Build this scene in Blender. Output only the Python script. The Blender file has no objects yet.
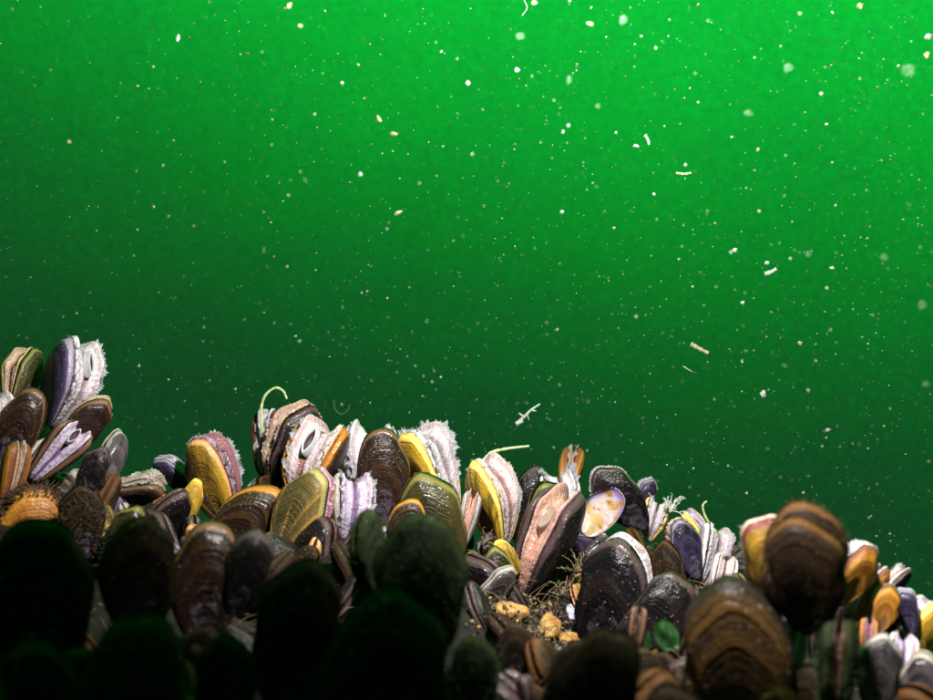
# Underwater mussel bed on a slope, lit by a diver's strobe, in green plankton-rich water.
import bpy, math, random
import numpy as np
from mathutils import Vector, Matrix, Quaternion, noise as mnoise

scene = bpy.context.scene
col = scene.collection
R = math.radians
rng = random.Random(11)
V3 = Vector

# ------------------------------------------------------------------ camera
PITCH = R(20)
FPX = 808.0                                   # focal length in photo pixels (933 wide)
FOC = 0.40
cam_d = bpy.data.cameras.new('camera'); cam = bpy.data.objects.new('camera', cam_d); col.objects.link(cam)
cam.rotation_euler = (R(90) + PITCH, 0, 0)
cam_d.sensor_width = 36; cam_d.lens = 36 * FPX / 933
cam_d.clip_start = 0.005; cam_d.clip_end = 2000
cam_d.dof.use_dof = True; cam_d.dof.focus_distance = FOC; cam_d.dof.aperture_fstop = 9.5
scene.camera = cam
FWD = V3((0, math.cos(PITCH), math.sin(PITCH))); UP = V3((0, -math.sin(PITCH), math.cos(PITCH)))


def P(px, py, d):
    """point seen at pixel px,py of the 933x700 photo, d metres along the view axis"""
    return FWD * d + V3((1, 0, 0)) * ((px - 466.5) / FPX * d) - UP * ((py - 350) / FPX * d)


# ------------------------------------------------------------------ water light (world) and strobe
w = bpy.data.worlds.new('World'); scene.world = w; w.use_nodes = True
nt = w.node_tree; nt.nodes.clear()
o_ = nt.nodes.new('ShaderNodeOutputWorld'); bg = nt.nodes.new('ShaderNodeBackground')
tc = nt.nodes.new('ShaderNodeTexCoord'); dt_ = nt.nodes.new('ShaderNodeVectorMath'); dt_.operation = 'DOT_PRODUCT'
ax = V3((0.20, -0.05, 1.0)).normalized()       # where the daylight comes down from
dt_.inputs[1].default_value = ax
nt.links.new(tc.outputs['Generated'], dt_.inputs[0])
cr = nt.nodes.new('ShaderNodeValToRGB'); cr.color_ramp.interpolation = 'LINEAR'
mr = nt.nodes.new('ShaderNodeMapRange'); mr.inputs['From Min'].default_value = -1.0
nt.links.new(dt_.outputs['Value'], mr.inputs['Value']); nt.links.new(mr.outputs['Result'], cr.inputs[0])


def lin(r, g, b):
    f = lambda c: (c / 255 / 12.92) if c / 255 <= .04045 else ((c / 255 + .055) / 1.055) ** 2.4
    return (f(r), f(g), f(b), 1)


WSTOPS = [(0.0, lin(5, 26, 15)), (0.40, lin(13, 52, 26)), (0.58, lin(18, 68, 32)), (0.615, lin(17, 78, 32)), (0.67, lin(13, 104, 35)), (0.70, lin(12, 121, 36)),
          (0.73, lin(11, 138, 40)), (0.77, lin(11, 162, 46)), (0.825, lin(14, 192, 58)), (0.90, lin(14, 204, 56)), (1.0, lin(18, 208, 60))]
el = cr.color_ramp.elements
el[0].position, el[0].color = WSTOPS[0]; el[1].position, el[1].color = WSTOPS[-1]
for p_, c_ in WSTOPS[1:-1]:
    e = el.new(p_); e.color = c_
def water_noise(scale, amt, src):                  # noise in the water colour: cloudy when coarse, imitated grain when fine
    n_ = nt.nodes.new('ShaderNodeTexNoise'); n_.inputs['Scale'].default_value = scale; n_.inputs['Detail'].default_value = 2
    nt.links.new(tc.outputs['Generated'], n_.inputs['Vector'])
    m_ = nt.nodes.new('ShaderNodeVectorMath'); m_.operation = 'MULTIPLY_ADD'
    m_.inputs[1].default_value = (amt, amt, amt); m_.inputs[2].default_value = (1 - amt / 2,) * 3
    nt.links.new(n_.outputs['Color'], m_.inputs[0])
    x_ = nt.nodes.new('ShaderNodeVectorMath'); x_.operation = 'MULTIPLY'
    nt.links.new(src, x_.inputs[0]); nt.links.new(m_.outputs[0], x_.inputs[1]); return x_.outputs[0]


wc = water_noise(5, .30, cr.outputs[0]); wc = water_noise(480, 2.3, wc)
nt.links.new(wc, bg.inputs['Color']); bg.inputs['Strength'].default_value = 1.0
nt.links.new(bg.outputs[0], o_.inputs['Surface'])

sl = bpy.data.lights.new('strobe', 'SPOT'); strobe = bpy.data.objects.new('strobe', sl); col.objects.link(strobe)
S_POS = V3((0.045, 0.128, 0.206)); S_AIM = V3((0.115, 0.366, 0.262))
strobe.location = S_POS
strobe.rotation_euler = (S_AIM - S_POS).to_track_quat('-Z', 'Y').to_euler()
sl.energy = 14.5; sl.spot_size = R(180); sl.spot_blend = 0.36; sl.shadow_soft_size = 0.008; sl.color = (1.0, 0.95, 0.93)

scene.view_settings.view_transform = 'Standard'; scene.view_settings.look = 'None'
scene.view_settings.exposure = 0; scene.view_settings.gamma = 1
scene.cycles.max_bounces = 6; scene.cycles.transparent_max_bounces = 8


# ------------------------------------------------------------------ helpers
def mesh(name, v, f, mats=(), smooth=True, uv=None, mi=None):
    m = bpy.data.meshes.new(name); m.from_pydata([tuple(a) for a in v], [], f)
    for a in mats: m.materials.append(a)
    if smooth and len(m.polygons): m.polygons.foreach_set('use_smooth', [True] * len(m.polygons))
    if mi is not None: m.polygons.foreach_set('material_index', mi)
    if uv is not None:
        l = m.uv_layers.new(name='growth')
        vi = np.empty(len(m.loops), np.int32); m.loops.foreach_get('vertex_index', vi)
        l.data.foreach_set('uv', np.asarray(uv, np.float32)[vi].ravel())
    m.update(); return m


def obj(name, m, parent=None):
    o = bpy.data.objects.new(name, m); col.objects.link(o)
    if parent is not None: o.parent = parent
    return o


def tag(o, label=None, cat=None, group=None, kind=None):
    if label: o['label'] = label
    if cat: o['category'] = cat
    if group: o['group'] = group
    if kind: o['kind'] = kind
    return o


class NT:
    """small node-graph writer"""
    def __init__(s, name):
        s.m = bpy.data.materials.new(name); s.m.use_nodes = True; s.t = s.m.node_tree
        s.b = s.t.nodes['Principled BSDF']

    def n(s, typ, **kw):
        n = s.t.nodes.new(typ)
        for k, v in kw.items(): setattr(n, k, v)
        return n

    def put(s, sock, v):
        if hasattr(v, 'links') or isinstance(v, bpy.types.NodeSocket): s.t.links.new(v, sock)
        elif isinstance(v, (tuple, list)) and len(v) == 3 and sock.type == 'RGBA': sock.default_value = (*v, 1)
        else: sock.default_value = v

    def math(s, op, a, b=0.0, c=None):
        n = s.n('ShaderNodeMath', operation=op); s.put(n.inputs[0], a); s.put(n.inputs[1], b)
        if c is not None: s.put(n.inputs[2], c)
        return n.outputs[0]

    def mix(s, f, a, b, mode='MIX'):
        n = s.n('ShaderNodeMix', data_type='RGBA', blend_type=mode)
        s.put(n.inputs[0], f); s.put(n.inputs[6], a); s.put(n.inputs[7], b); return n.outputs[2]

    def step(s, x, lo, hi):
        n = s.n('ShaderNodeMapRange', interpolation_type='SMOOTHSTEP')
        s.put(n.inputs[0], x); n.inputs[1].default_value = lo; n.inputs[2].default_value = hi
        return n.outputs[0]

    def noise(s, vec=None, scale=5, detail=3, dim='3D', W=None, rough=.55):
        n = s.n('ShaderNodeTexNoise', noise_dimensions=dim)
        if vec is not None: s.put(n.inputs['Vector'], vec)
        if W is not None: s.put(n.inputs['W'], W)
        n.inputs['Scale'].default_value = scale; n.inputs['Detail'].default_value = detail
        n.inputs['Roughness'].default_value = rough
        return n.outputs[0]

    def comb(s, x, y, z):
        n = s.n('ShaderNodeCombineXYZ'); s.put(n.inputs[0], x); s.put(n.inputs[1], y); s.put(n.inputs[2], z); return n.outputs[0]

    def bump(s, h, strength=.5, dist=.01):
        n = s.n('ShaderNodeBump'); s.put(n.inputs['Height'], h)
        n.inputs['Strength'].default_value = strength; n.inputs['Distance'].default_value = dist
        s.t.links.new(n.outputs[0], s.b.inputs['Normal'])


# ------------------------------------------------------------------ materials
def shell_mat(name, base, band, tint, rim, tintw=.5, stripes=.5, rough=.16, eros=.5, fuzz=.35, ior=1.33, ringw=1.0):
    g = NT('shell_' + name)
    uv = g.n('ShaderNodeUVMap', uv_map='growth'); sp = g.n('ShaderNodeSeparateXYZ'); g.put(sp.inputs[0], uv.outputs[0])
    s, t = sp.outputs[0], sp.outputs[1]
    oi = g.n('ShaderNodeObjectInfo'); rnd = oi.outputs['Random']
    oc = g.n('ShaderNodeTexCoord').outputs['Object']
    r50 = g.math('MULTIPLY', rnd, 53.0)
    wob = g.noise(oc, 6, 3)
    sw = g.math('ADD', s, g.math('MULTIPLY', wob, .07))
    ring = g.noise(dim='1D', W=g.math('ADD', g.math('MULTIPLY', sw, 6.5), r50), scale=1, detail=3, rough=.6)
    fine = g.noise(dim='1D', W=g.math('ADD', g.math('MULTIPLY', sw, 46), r50), scale=1, detail=2)
    ray = g.noise(g.comb(g.math('MULTIPLY', t, 16), g.math('MULTIPLY', s, .8), r50), 1, 3)
    c = g.mix(g.math('MULTIPLY', g.step(ring, .42, .60), ringw), base, band)
    side = g.math('ADD', t, g.math('MULTIPLY', g.math('SUBTRACT', wob, .5), .5))
    tf = g.math('MULTIPLY', g.step(side, .62, .28), tintw)
    c = g.mix(tf, c, tint)
    c = g.mix(g.math('MULTIPLY', g.step(ray, .50, .62), stripes), c, tint)
    c = g.mix(g.math('MULTIPLY', g.step(fine, .48, .68), g.math('MULTIPLY', g.step(g.noise(oc, 3, 2), .42, .6), .17 * ringw + .03)), c, (.3, .26, .22), 'MULTIPLY')
    c = g.mix(g.step(sw, .972, 1.0), c, rim)
    er = g.math('MULTIPLY', g.step(g.math('SUBTRACT', g.noise(oc, 9, 5, rough=.7), g.math('MULTIPLY', s, .55)), .25, .42), eros)
    c = g.mix(er, c, (.10, .085, .12))
    mud = g.noise(oc, 5, 6, rough=.7)
    c = g.mix(g.math('MULTIPLY', g.step(mud, .52, .72), fuzz), c, (.024, .017, .010))
    spk = g.step(g.noise(oc, 46, 2), .69, .75)
    c = g.mix(g.math('MULTIPLY', spk, .7), c, (.42, .38, .30))
    g.put(g.b.inputs['Base Color'], c)
    g.put(g.b.inputs['Roughness'], g.math('ADD', rough, g.math('MULTIPLY', g.step(mud, .45, .7), .35)))
    g.b.inputs['IOR'].default_value = ior
    h = g.math('ADD', g.math('MULTIPLY', fine, .10), g.math('MULTIPLY', ring, .28))
    h = g.math('ADD', h, g.math('MULTIPLY', g.noise(oc, 34, 4), .10))
    h = g.math('ADD', h, g.math('MULTIPLY', spk, .5))
    g.bump(h, .34, .02)
    return g.m


PAL = {
    'black': shell_mat('black', (.0035, .003, .004), (.013, .0085, .0075), (.008, .007, .010), (.05, .03, .03), .3, .25, .20, .35, .35, 1.33, .6),
    'brown': shell_mat('brown', (.009, .005, .0035), (.036, .017, .008), (.020, .010, .009), (.10, .05, .03), .5, .45, .22, .5, .35, 1.33, .55),
    'olive': shell_mat('olive', (.010, .010, .005), (.030, .027, .009), (.045, .036, .010), (.12, .105, .03), .45, .4, .16, .5, .35, 1.33, .6),
    'purple': shell_mat('purple', (.009, .006, .014), (.026, .018, .040), (.045, .036, .085), (.17, .14, .18), .5, .5, .20, .8),
    'orange': shell_mat('orange', (.22, .080, .010), (.42, .19, .022), (.09, .030, .010), (.12, .04, .015), .35, .4, .3),
    'yellow': shell_mat('yellow', (.38, .215, .012), (.52, .34, .035), (.07, .055, .012), (.66, .46, .10), .30, .8, .3, .1, .8, 1.33, .5),
    'browngold': shell_mat('browngold', (.024, .015, .008), (.060, .036, .011), (.32, .185, .018), (.52, .24, .10), .9, .5, .26, .2, .3, 1.33, .35),
    'stripe': shell_mat('stripe', (.040, .034, .014), (.10, .065, .018), (.21, .125, .026), (.22, .19, .06), .3, 1.0, .3, .1, .2, 1.33, .3),
    'rimmed': shell_mat('rimmed', (.009, .0055, .004), (.034, .016, .006), (.020, .011, .005), (.32, .12, .016), .3, .3, .25),
    'ringgold': shell_mat('ringgold', (.020, .011, .006), (.080, .038, .009), (.05, .026, .008), (.012, .009, .007), .3, .35, .3, .1, .4, 1.2, .55),
    'umber': shell_mat('umber', (.009, .0055, .0035), (.026, .013, .006), (.020, .010, .005), (.055, .024, .008), .4, .4, .4, .1, .35, 1.15, .5),
    'amber': shell_mat('amber', (.17, .088, .010), (.30, .17, .02), (.14, .08, .02), (.09, .016, .02), .4, .45, .2, .1),
    'grey': shell_mat('grey', (.014, .012, .014), (.050, .041, .038), (.08, .064, .072), (.24, .21, .19), .5, .5),
    'pale': shell_mat('pale', (.28, .24, .19), (.50, .44, .38), (.20, .17, .25), (.6, .48, .50), .5, .6, .25, .3),
    'dim': shell_mat('dim', (.005, .004, .003), (.020, .011, .006), (.010, .0075, .0045), (.022, .014, .009), .3, .5, .45, .5, .4, 1.06),  # brown shell darkened for the shadowed foot; shade put into its colour
    'mossy': shell_mat('mossy', (.007, .009, .005), (.013, .017, .007), (.010, .015, .006), (.014, .02, .007), .4, .4, .6, .1, .3, 1.1),
}

g = NT('nacre')
uvn = g.n('ShaderNodeUVMap', uv_map='growth'); sp = g.n('ShaderNodeSeparateXYZ'); g.put(sp.inputs[0], uvn.outputs[0])
oc = g.n('ShaderNodeTexCoord').outputs['Object']
c = g.mix(g.step(g.noise(oc, 4, 4), .4, .6), (.32, .21, .075), (.34, .31, .33))
c = g.mix(g.step(sp.outputs[0], .80, .97), c, (.16, .11, .26))
c = g.mix(g.step(g.noise(oc, 7, 4), .52, .66), c, (.22, .10, .02))
g.put(g.b.inputs['Base Color'], c); g.b.inputs['Roughness'].default_value = .25
NACRE = g.m


def flesh_mat(name, lip, mid, deep, trans=.5):
    g = NT('mantle_' + name)
    uv = g.n('ShaderNodeUVMap', uv_map='growth'); sp = g.n('ShaderNodeSeparateXYZ'); g.put(sp.inputs[0], uv.outputs[0])
    a, t = sp.outputs[0], sp.outputs[1]            # a: 1 at the lip, 0 in the slit
    oc = g.n('ShaderNodeTexCoord').outputs['Object']
    nz = g.noise(oc, 9, 3)
    str_ = g.noise(g.comb(g.math('MULTIPLY', t, 90), a, 0.0), 1, 3)
    aw = g.math('ADD', a, g.math('MULTIPLY', g.math('SUBTRACT', nz, .5), .28))
    c = g.mix(g.step(aw, .10, .34), deep, mid)
    c = g.mix(g.step(aw, .72, .95), c, lip)
    c = g.mix(g.math('MULTIPLY', g.step(str_, .50, .70), .20), c, deep)
    c = g.mix(g.math('MULTIPLY', g.step(g.noise(oc, 14, 4), .56, .68), .55), c, (.30, .13, .05))
    c = g.mix(g.math('MULTIPLY', g.math('MULTIPLY', g.step(aw, .60, .72), g.step(aw, .86, .74)), .45), c, (.16, .07, .05))
    g.put(g.b.inputs['Base Color'], c); g.b.inputs['Roughness'].default_value = .32; g.b.inputs['IOR'].default_value = 1.38
    g.b.inputs['Subsurface Weight'].default_value = trans; g.b.inputs['Subsurface Radius'].default_value = (1, .85, .8)
    g.b.inputs['Subsurface Scale'].default_value = .003
    g.bump(g.math('ADD', g.math('MULTIPLY', str_, .5), g.noise(oc, 20, 2)), .28, .02)
    return g.m


FLESH = {
    'white': flesh_mat('white', (.40, .40, .43), (.36, .335, .36), (.15, .11, .12)),
    'pink': flesh_mat('pink', (.37, .30, .24), (.42, .34, .36), (.15, .07, .06)),
    'lilac': flesh_mat('lilac', (.38, .36, .43), (.33, .28, .38), (.09, .05, .12)),
    'tan': flesh_mat('tan', (.26, .19, .09), (.30, .21, .16), (.08, .03, .02)),
    'greygreen': flesh_mat('greygreen', (.17, .21, .13), (.22, .20, .18), (.05, .03, .025)),
    'salmon': flesh_mat('salmon', (.30, .17, .19), (.36, .22, .17), (.36, .16, .12)),
    'maroon': flesh_mat('maroon', (.24, .15, .23), (.19, .075, .10), (.05, .012, .018)),
    'dusk': flesh_mat('dusk', (.03, .025, .02), (.03, .02, .015), (.006, .005, .005), 0),  # flesh darkened for shells in shadow, the shade put into its colour
}


def plain(name, c1, c2, scale, rough=.6, trans=0.0, bumpd=.0, alpha=1.0):
    g = NT(name); oc = g.n('ShaderNodeTexCoord').outputs['Object']
    nz = g.noise(oc, scale, 5, rough=.65)
    g.put(g.b.inputs['Base Color'], g.mix(g.step(nz, .38, .62), c1, c2)); g.b.inputs['Roughness'].default_value = rough
    g.b.inputs['IOR'].default_value = 1.36
    if bumpd: g.bump(nz, .8, bumpd)
    if trans:
        tr = g.n('ShaderNodeBsdfTranslucent'); tr.inputs[0].default_value = (*c2, 1)
        mx = g.n('ShaderNodeMixShader'); mx.inputs[0].default_value = trans
        out = g.t.nodes['Material Output']
        g.t.links.new(g.b.outputs[0], mx.inputs[1]); g.t.links.new(tr.outputs[0], mx.inputs[2]); g.t.links.new(mx.outputs[0], out.inputs[0])
    g.b.inputs['Alpha'].default_value = 1.0
    if alpha < 1:
        tp = g.n('ShaderNodeBsdfTransparent'); m2 = g.n('ShaderNodeMixShader'); m2.inputs[0].default_value = alpha; out = g.t.nodes['Material Output']
        src = out.inputs[0].links[0].from_socket; g.t.links.new(tp.outputs[0], m2.inputs[1]); g.t.links.new(src, m2.inputs[2]); g.t.links.new(m2.outputs[0], out.inputs[0])
    return g.m


M_FRINGE = plain('fringe_pale', (.50, .52, .52), (.46, .44, .52), 14, .3, .5, 0, .52)
M_FRINGE_D = plain('fringe_tan', (.34, .24, .17), (.22, .17, .22), 20, .4, .3)
M_FRINGE_G = plain('fringe_green', (.20, .30, .16), (.34, .38, .30), 20, .4, .35)
M_SIPHON = plain('siphon_skin', (.48, .48, .50), (.34, .37, .36), 8, .22, .2)
M_FILM = plain('siphon_film', (.28, .20, .16), (.36, .27, .23), 7, .18, .3, 0, .7)
M_HOLE_SHADE = plain('siphon_hole_shade', (.03, .015, .02), (.05, .02, .03), 8, .6)  # dark floor colour painted as the shade inside the opening
M_SNOW = plain('snow_white', (.46, .46, .44), (.54, .54, .52), 900, .7, .5, 0, .62)
M_SNOW_T = plain('snow_tan', (.34, .30, .16), (.42, .38, .23), 900, .7, .35, 0, .62)
M_SNOW_F = plain('snow_faint', (.20, .32, .23), (.28, .40, .30), 900, .7, .4, 0, .075)
M_GRAIN = plain('grain_green', (.02, .17, .03), (.03, .22, .05), 900, .8, .5)
M_GRAIN_DARK = plain('grain_dark', (.012, .045, .012), (.02, .06, .02), 900, .8, .3)
M_STRAND = plain('strand_pale', (.42, .48, .22), (.50, .56, .34), 300, .6, .4)
M_FUZZ = plain('fuzz_brown', (.030, .018, .009), (.055, .034, .016), 20, .8)
M_FUZZ_SHADE = plain('fuzz_shaded', (.010, .007, .004), (.022, .014, .008), 20, .9)  # darker copy of the brown fuzz, with shade put into its colour
M_FUZZ_G = plain('fuzz_green', (.010, .030, .009), (.022, .055, .015), 20, .8, .2)
M_ALGA = plain('alga_green', (.008, .036, .006), (.013, .058, .011), 120, .45, .45)
M_HYDROID = plain('hydroid_tan', (.12, .085, .045), (.26, .20, .12), 300, .7, .2)
M_BYSSUS = plain('byssus_brown', (.05, .032, .016), (.12, .08, .04), 200, .5)
M_STONE = plain('stone_ochre', (.20, .085, .018), (.34, .20, .06), 140, .8, 0, .004)
M_STONE_W = plain('stone_bluewhite', (.30, .28, .42), (.40, .40, .46), 140, .6, 0, .003)
M_CRUMB = plain('crumb_grey', (.16, .14, .12), (.07, .055, .04), 200, .7)
M_WHITE = plain('tube_white', (.6, .6, .58), (.5, .48, .42), 200, .6)

g = NT('sediment')
oc = g.n('ShaderNodeTexCoord').outputs['Object']
n1 = g.noise(oc, 55, 7, rough=.7); n2 = g.noise(oc, 420, 4)
c = g.mix(g.step(n1, .4, .62), (.004, .003, .002), (.011, .008, .005))
c = g.mix(g.step(n2, .62, .70), c, (.11, .075, .035)); g.put(g.b.inputs['Base Color'], c)
g.b.inputs['Roughness'].default_value = .85; g.b.inputs['IOR'].default_value = 1.3
g.bump(g.math('ADD', n1, g.math('MULTIPLY', n2, .5)), 1.0, .005)
M_SED = g.m


# ------------------------------------------------------------------ mussel geometry (unit length; umbo at origin, +Z to the broad end, -X ventral, +-Y valves)
CTRL = [(0, 0), (-.075, .03), (-.155, .18), (-.20, .42), (-.215, .63), (-.165, .83), (-.075, .96), (.03, 1.0),
        (.125, .96), (.222, .82), (.28, .62), (.25, .42), (.17, .21), (.075, .04), (0, 0)]


def outline(n, k):
    r = random.Random(k * 7 + 1)
    c = [(x * (1 + r.uniform(-.14, .14)), z * (1 + r.uniform(-.025, .025))) for x, z in CTRL]
    bend = r.uniform(-.07, .06)
    c = [(x + bend * math.sin(z * 3.0), z) for x, z in c]
    pts = []
    cc = [c[-2]] + c + [c[1]]
    for i in range(1, len(cc) - 2):
        for j in range(12):
            u = j / 12; p0, p1, p2, p3 = (np.array(cc[i + q]) for q in (-1, 0, 1, 2))
            pts.append(.5 * (2 * p1 + (p2 - p0) * u + (2 * p0 - 5 * p1 + 4 * p2 - p3) * u * u + (3 * p1 - p0 - 3 * p2 + p3) * u ** 3))
    pts.append(np.array(c[-1])); pts = np.array(pts); pts[0] = 0; pts[-1] = 0
    d = np.r_[0, np.cumsum(np.linalg.norm(np.diff(pts, axis=0), axis=1))]; d /= d[-1]
    t = np.linspace(0, 1, n)
    return np.c_[np.interp(t, d, pts[:, 0]), np.interp(t, d, pts[:, 1])]


HH = 0.150


def height(s, t):
    return HH * np.sin(np.pi * np.clip(t, 0, 1)) ** .62 * (s ** .8 * np.clip(1 - s ** 3.2, 0, 1) ** .52) / .72


NS, NTT, NVAR = 30, 44, 7
OUTL = [outline(NTT, k) for k in range(NVAR)]
OUTF = [outline(161, k) for k in range(NVAR)]


def Oat(k, t):
    a = OUTF[k]; x = min(max(t, 0), 1) * 160; i = min(int(x), 159); u = x - i
    return a[i] * (1 - u) + a[i + 1] * u


def valve_geo(k, side):
    r = random.Random(k + 40)
    rings = sorted(r.uniform(.25, .97) for _ in range(7))
    O = OUTL[k]; t = np.linspace(0, 1, NTT); v = []; uv = []
    ss = np.linspace(.0, 1, NS) ** .85; ss[0] = .03
    for layer in (0, 1):
        for s in ss:
            if layer == 0:
                st = sum(.010 * (1 / (1 + math.exp(-(s - q) * 130))) for q in rings)
                q = s; h = height(s, t) * (1 - .0 * st) + .0
                h = h * (1 + .32 * (st - .035 * s))
            else:
                q = s * .972; h = height(q, t) * .84
            xy = O * q
            for i in range(NTT):
                lump = mnoise.noise((xy[i, 0] * 7 + k * 3, xy[i, 1] * 7, side)) * .0035 * min(1, h[i] / .05)
                v.append((xy[i, 0], side * max(h[i] + lump, 0), xy[i, 1])); uv.append((s, t[i]))
    f = []; mi = []; L = NS * NTT
    for a in range(NS - 1):
        for b in range(NTT - 1):
            q = [a * NTT + b, a * NTT + b + 1, (a + 1) * NTT + b + 1, (a + 1) * NTT + b]
            f.append(q if side < 0 else q[::-1]); mi.append(0)
            q = [x + L for x in q]; f.append(q[::-1] if side < 0 else q); mi.append(1)
    for b in range(NTT - 1):
        a = (NS - 1) * NTT + b
        q = [a, a + 1, a + 1 + L, a + L]; f.append(q if side < 0 else q[::-1]); mi.append(0)
    return v, f, uv, mi


VALVE = {}
for k in range(NVAR):
    for side in (1, -1): VALVE[k, side] = valve_geo(k, side)
VMESH = {}


def valve_mesh(k, side, pal):
    if (k, side, pal) not in VMESH:
        v, f, uv, mi = VALVE[k, side]
        VMESH[k, side, pal] = mesh('valve', v, f, (PAL[pal], NACRE), True, uv, mi)
    return VMESH[k, side, pal]


def rot_hinge(p, hx, ang): return Quaternion(hx, ang) @ V3(p)


def mantle_geo(k, g, wf, hx, seed, ext=.03):
    """sheet between the two valve margins: two wavy lips and a slit"""
    r = random.Random(seed); v = []; f = []; uv = []
    cs = [-1, -.97, -.90, -.80, -.68, -.50, -.30, -.14, -.05, .05, .14, .30, .50, .68, .80, .90, .97, 1]
    n = 56; ph = r.uniform(0, 6)
    for i in range(n):
        t = .05 + .70 * i / (n - 1); O = Oat(k, t); env = math.sin(math.pi * i / (n - 1)) ** .4
        for c in cs:
            a = abs(c)
            wv = .007 * math.sin(t * 60 + ph + 2 * (c > 0)) + .030 * mnoise.noise((t * 9, c * 1.5, seed * 3.1))
            if a >= .97: s = .88
            elif a > .75: s = .995 + ext * env * .5 + wv
            elif a > .55: s = .945 + wv * .8
            elif a > .4: s = .90 + wv
            elif a > .1: s = .875 + .03 * mnoise.noise((t * 9, c, seed))
            else: s = .70
            tw = .96 if a < .9 else .985
            p = rot_hinge((O[0] * s * wf, 0, O[1] * s), hx, -c * g / 2 * tw)
            v.append(p); uv.append((a if a < .97 else .8, t))
    m = len(cs)
    for i in range(n - 1):
        for j in range(m - 1): f.append((i * m + j, i * m + j + 1, (i + 1) * m + j + 1, (i + 1) * m + j))
    return v, f, uv


def spike(v, f, base, d, side, l, w_, nrm):
    """a tapering three-ring papilla"""
    i = len(v); d = d.normalized(); s = side.normalized(); q = d.cross(s)
    bendv = nrm * l * .25
    for h, rr in ((-.15, 1.1), (.45, .85), (.85, .45)):
        c = base + d * (l * h) + bendv * (max(h, 0) ** 2)
        for a in range(4):
            an = a * math.pi / 2; v.append(c + (s * math.cos(an) + q * (math.sin(an) * .6)) * (w_ * rr))
    v.append(base + d * l + bendv)
    for k in range(2):
        for a in range(4):
            b = (a + 1) % 4; f.append((i + k * 4 + a, i + k * 4 + b, i + k * 4 + 4 + b, i + k * 4 + 4 + a))
    for a in range(4): f.append((i + 8 + a, i + 8 + (a + 1) % 4, i + 12))


def fringe_geo(k, g, wf, hx, seed, n, length, t0=.20, t1=.68, ext=.03):
    """thin ruffled skirt of the mantle edge, its rim cut into soft uneven lobes; front and back layer"""
    r = random.Random(seed + 5); v = []; f = []; m = 5
    for sd in (1, -1):
        nt_ = int(n * 5); ph = r.uniform(0, 9); i0 = len(v); lob = [r.uniform(.45, 1.15) for _ in range(n * 2 + 2)]
        for i in range(nt_):
            u = i / (nt_ - 1); t = t0 + (t1 - t0) * u
            O = Oat(k, t); O2 = Oat(k, t + .01); env = .25 + .75 * math.sin(math.pi * u) ** .6
            an = -sd * .84 * g / 2
            b = rot_hinge((O[0] * wf * .97, 0, O[1] * .97), hx, an)
            tang = rot_hinge(((O2[0] - O[0]) * wf, 0, O2[1] - O[1]), hx, an).normalized(); out = tang.cross(V3((0, 1, 0)))
            if out.dot(V3((O[0], 0, O[1] - .5))) < 0: out = -out
            out.normalize(); q = u * n * 1.6; tooth = abs((q % 1) - .5) * 2; L_ = length * env * lob[int(q)] * (.42 + .58 * (1 - tooth ** 1.5))
            ruf = .5 * math.sin(u * n * 1.9 + ph) + 1.1 * mnoise.noise((u * n * .45, seed * .7, sd))
            for h in range(m):
                w_ = h / (m - 1)
                p = b + out * (L_ * w_) + V3((0, sd, 0)) * (length * (.30 * w_ + .55 * ruf * w_ ** 1.3)) + tang * (length * .45 * w_ * mnoise.noise((u * n * .8, 7, seed)))
                th = .0035 * (1 - .8 * w_)
                v.append(p + V3((0, th, 0))); v.append(p - V3((0, th, 0)))
        w2 = m * 2
        for i in range(nt_ - 1):
            for h in range(m - 1):
                a = i0 + i * w2 + h * 2; b_ = a + w2
                f.append((a, a + 2, b_ + 2, b_)); f.append((a + 1, b_ + 1, b_ + 3, a + 3))
            a = i0 + i * w2 + (m - 1) * 2; f.append((a, a + 1, a + w2 + 1, a + w2))
    return v, f


def fuzz_geo(k, side, seed, n, length, smin=.35):
    r = random.Random(seed); v = []; f = []
    for _ in range(n):
        s = r.uniform(smin, 1.0) ** .6; l0 = length; t = r.uniform(.06, .94); O = Oat(k, t) * s; h = float(height(np.array([s]), np.array([t]))[0])
        e = 1e-2
        O2 = Oat(k, t) * (s - e); h2 = float(height(np.array([s - e]), np.array([t]))[0])
        b = V3((O[0], side * h, O[1])); ds = b - V3((O2[0], side * h2, O2[1]))
        O3 = Oat(k, t + e) * s; h3 = float(height(np.array([s]), np.array([t + e]))[0]); dtv = V3((O3[0], side * h3, O3[1])) - b
        nn = ds.cross(dtv)
        if nn.length < 1e-9: continue
        nn.normalize()
        if nn.y * side < 0: nn = -nn
        l = length * r.uniform(.4, 1.3)
        d = nn + V3((r.uniform(-.6, .6), r.uniform(-.6, .6), r.uniform(-.2, .8)))
        i = len(v); d.normalize(); q = d.orthogonal().normalized(); q2 = d.cross(q); ww = l * .07
        mid = b + d * l * .6 + V3((0, 0, .1 * l))
        v += [b + q * ww, b - q * .5 * ww + q2 * ww, b - q * .5 * ww - q2 * ww, mid + q * ww * .6, mid - q * .3 * ww + q2 * ww * .6, mid - q * .3 * ww - q2 * ww * .6,
              b + d * l + V3((r.uniform(-.2, .2), r.uniform(-.2, .2), .25)) * l]
        for a in range(3):
            bb = (a + 1) % 3
            f.append((i + a, i + bb, i + 3 + bb, i + 3 + a)); f.append((i + 3 + a, i + 3 + bb, i + 6))
    return v, f


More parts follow.
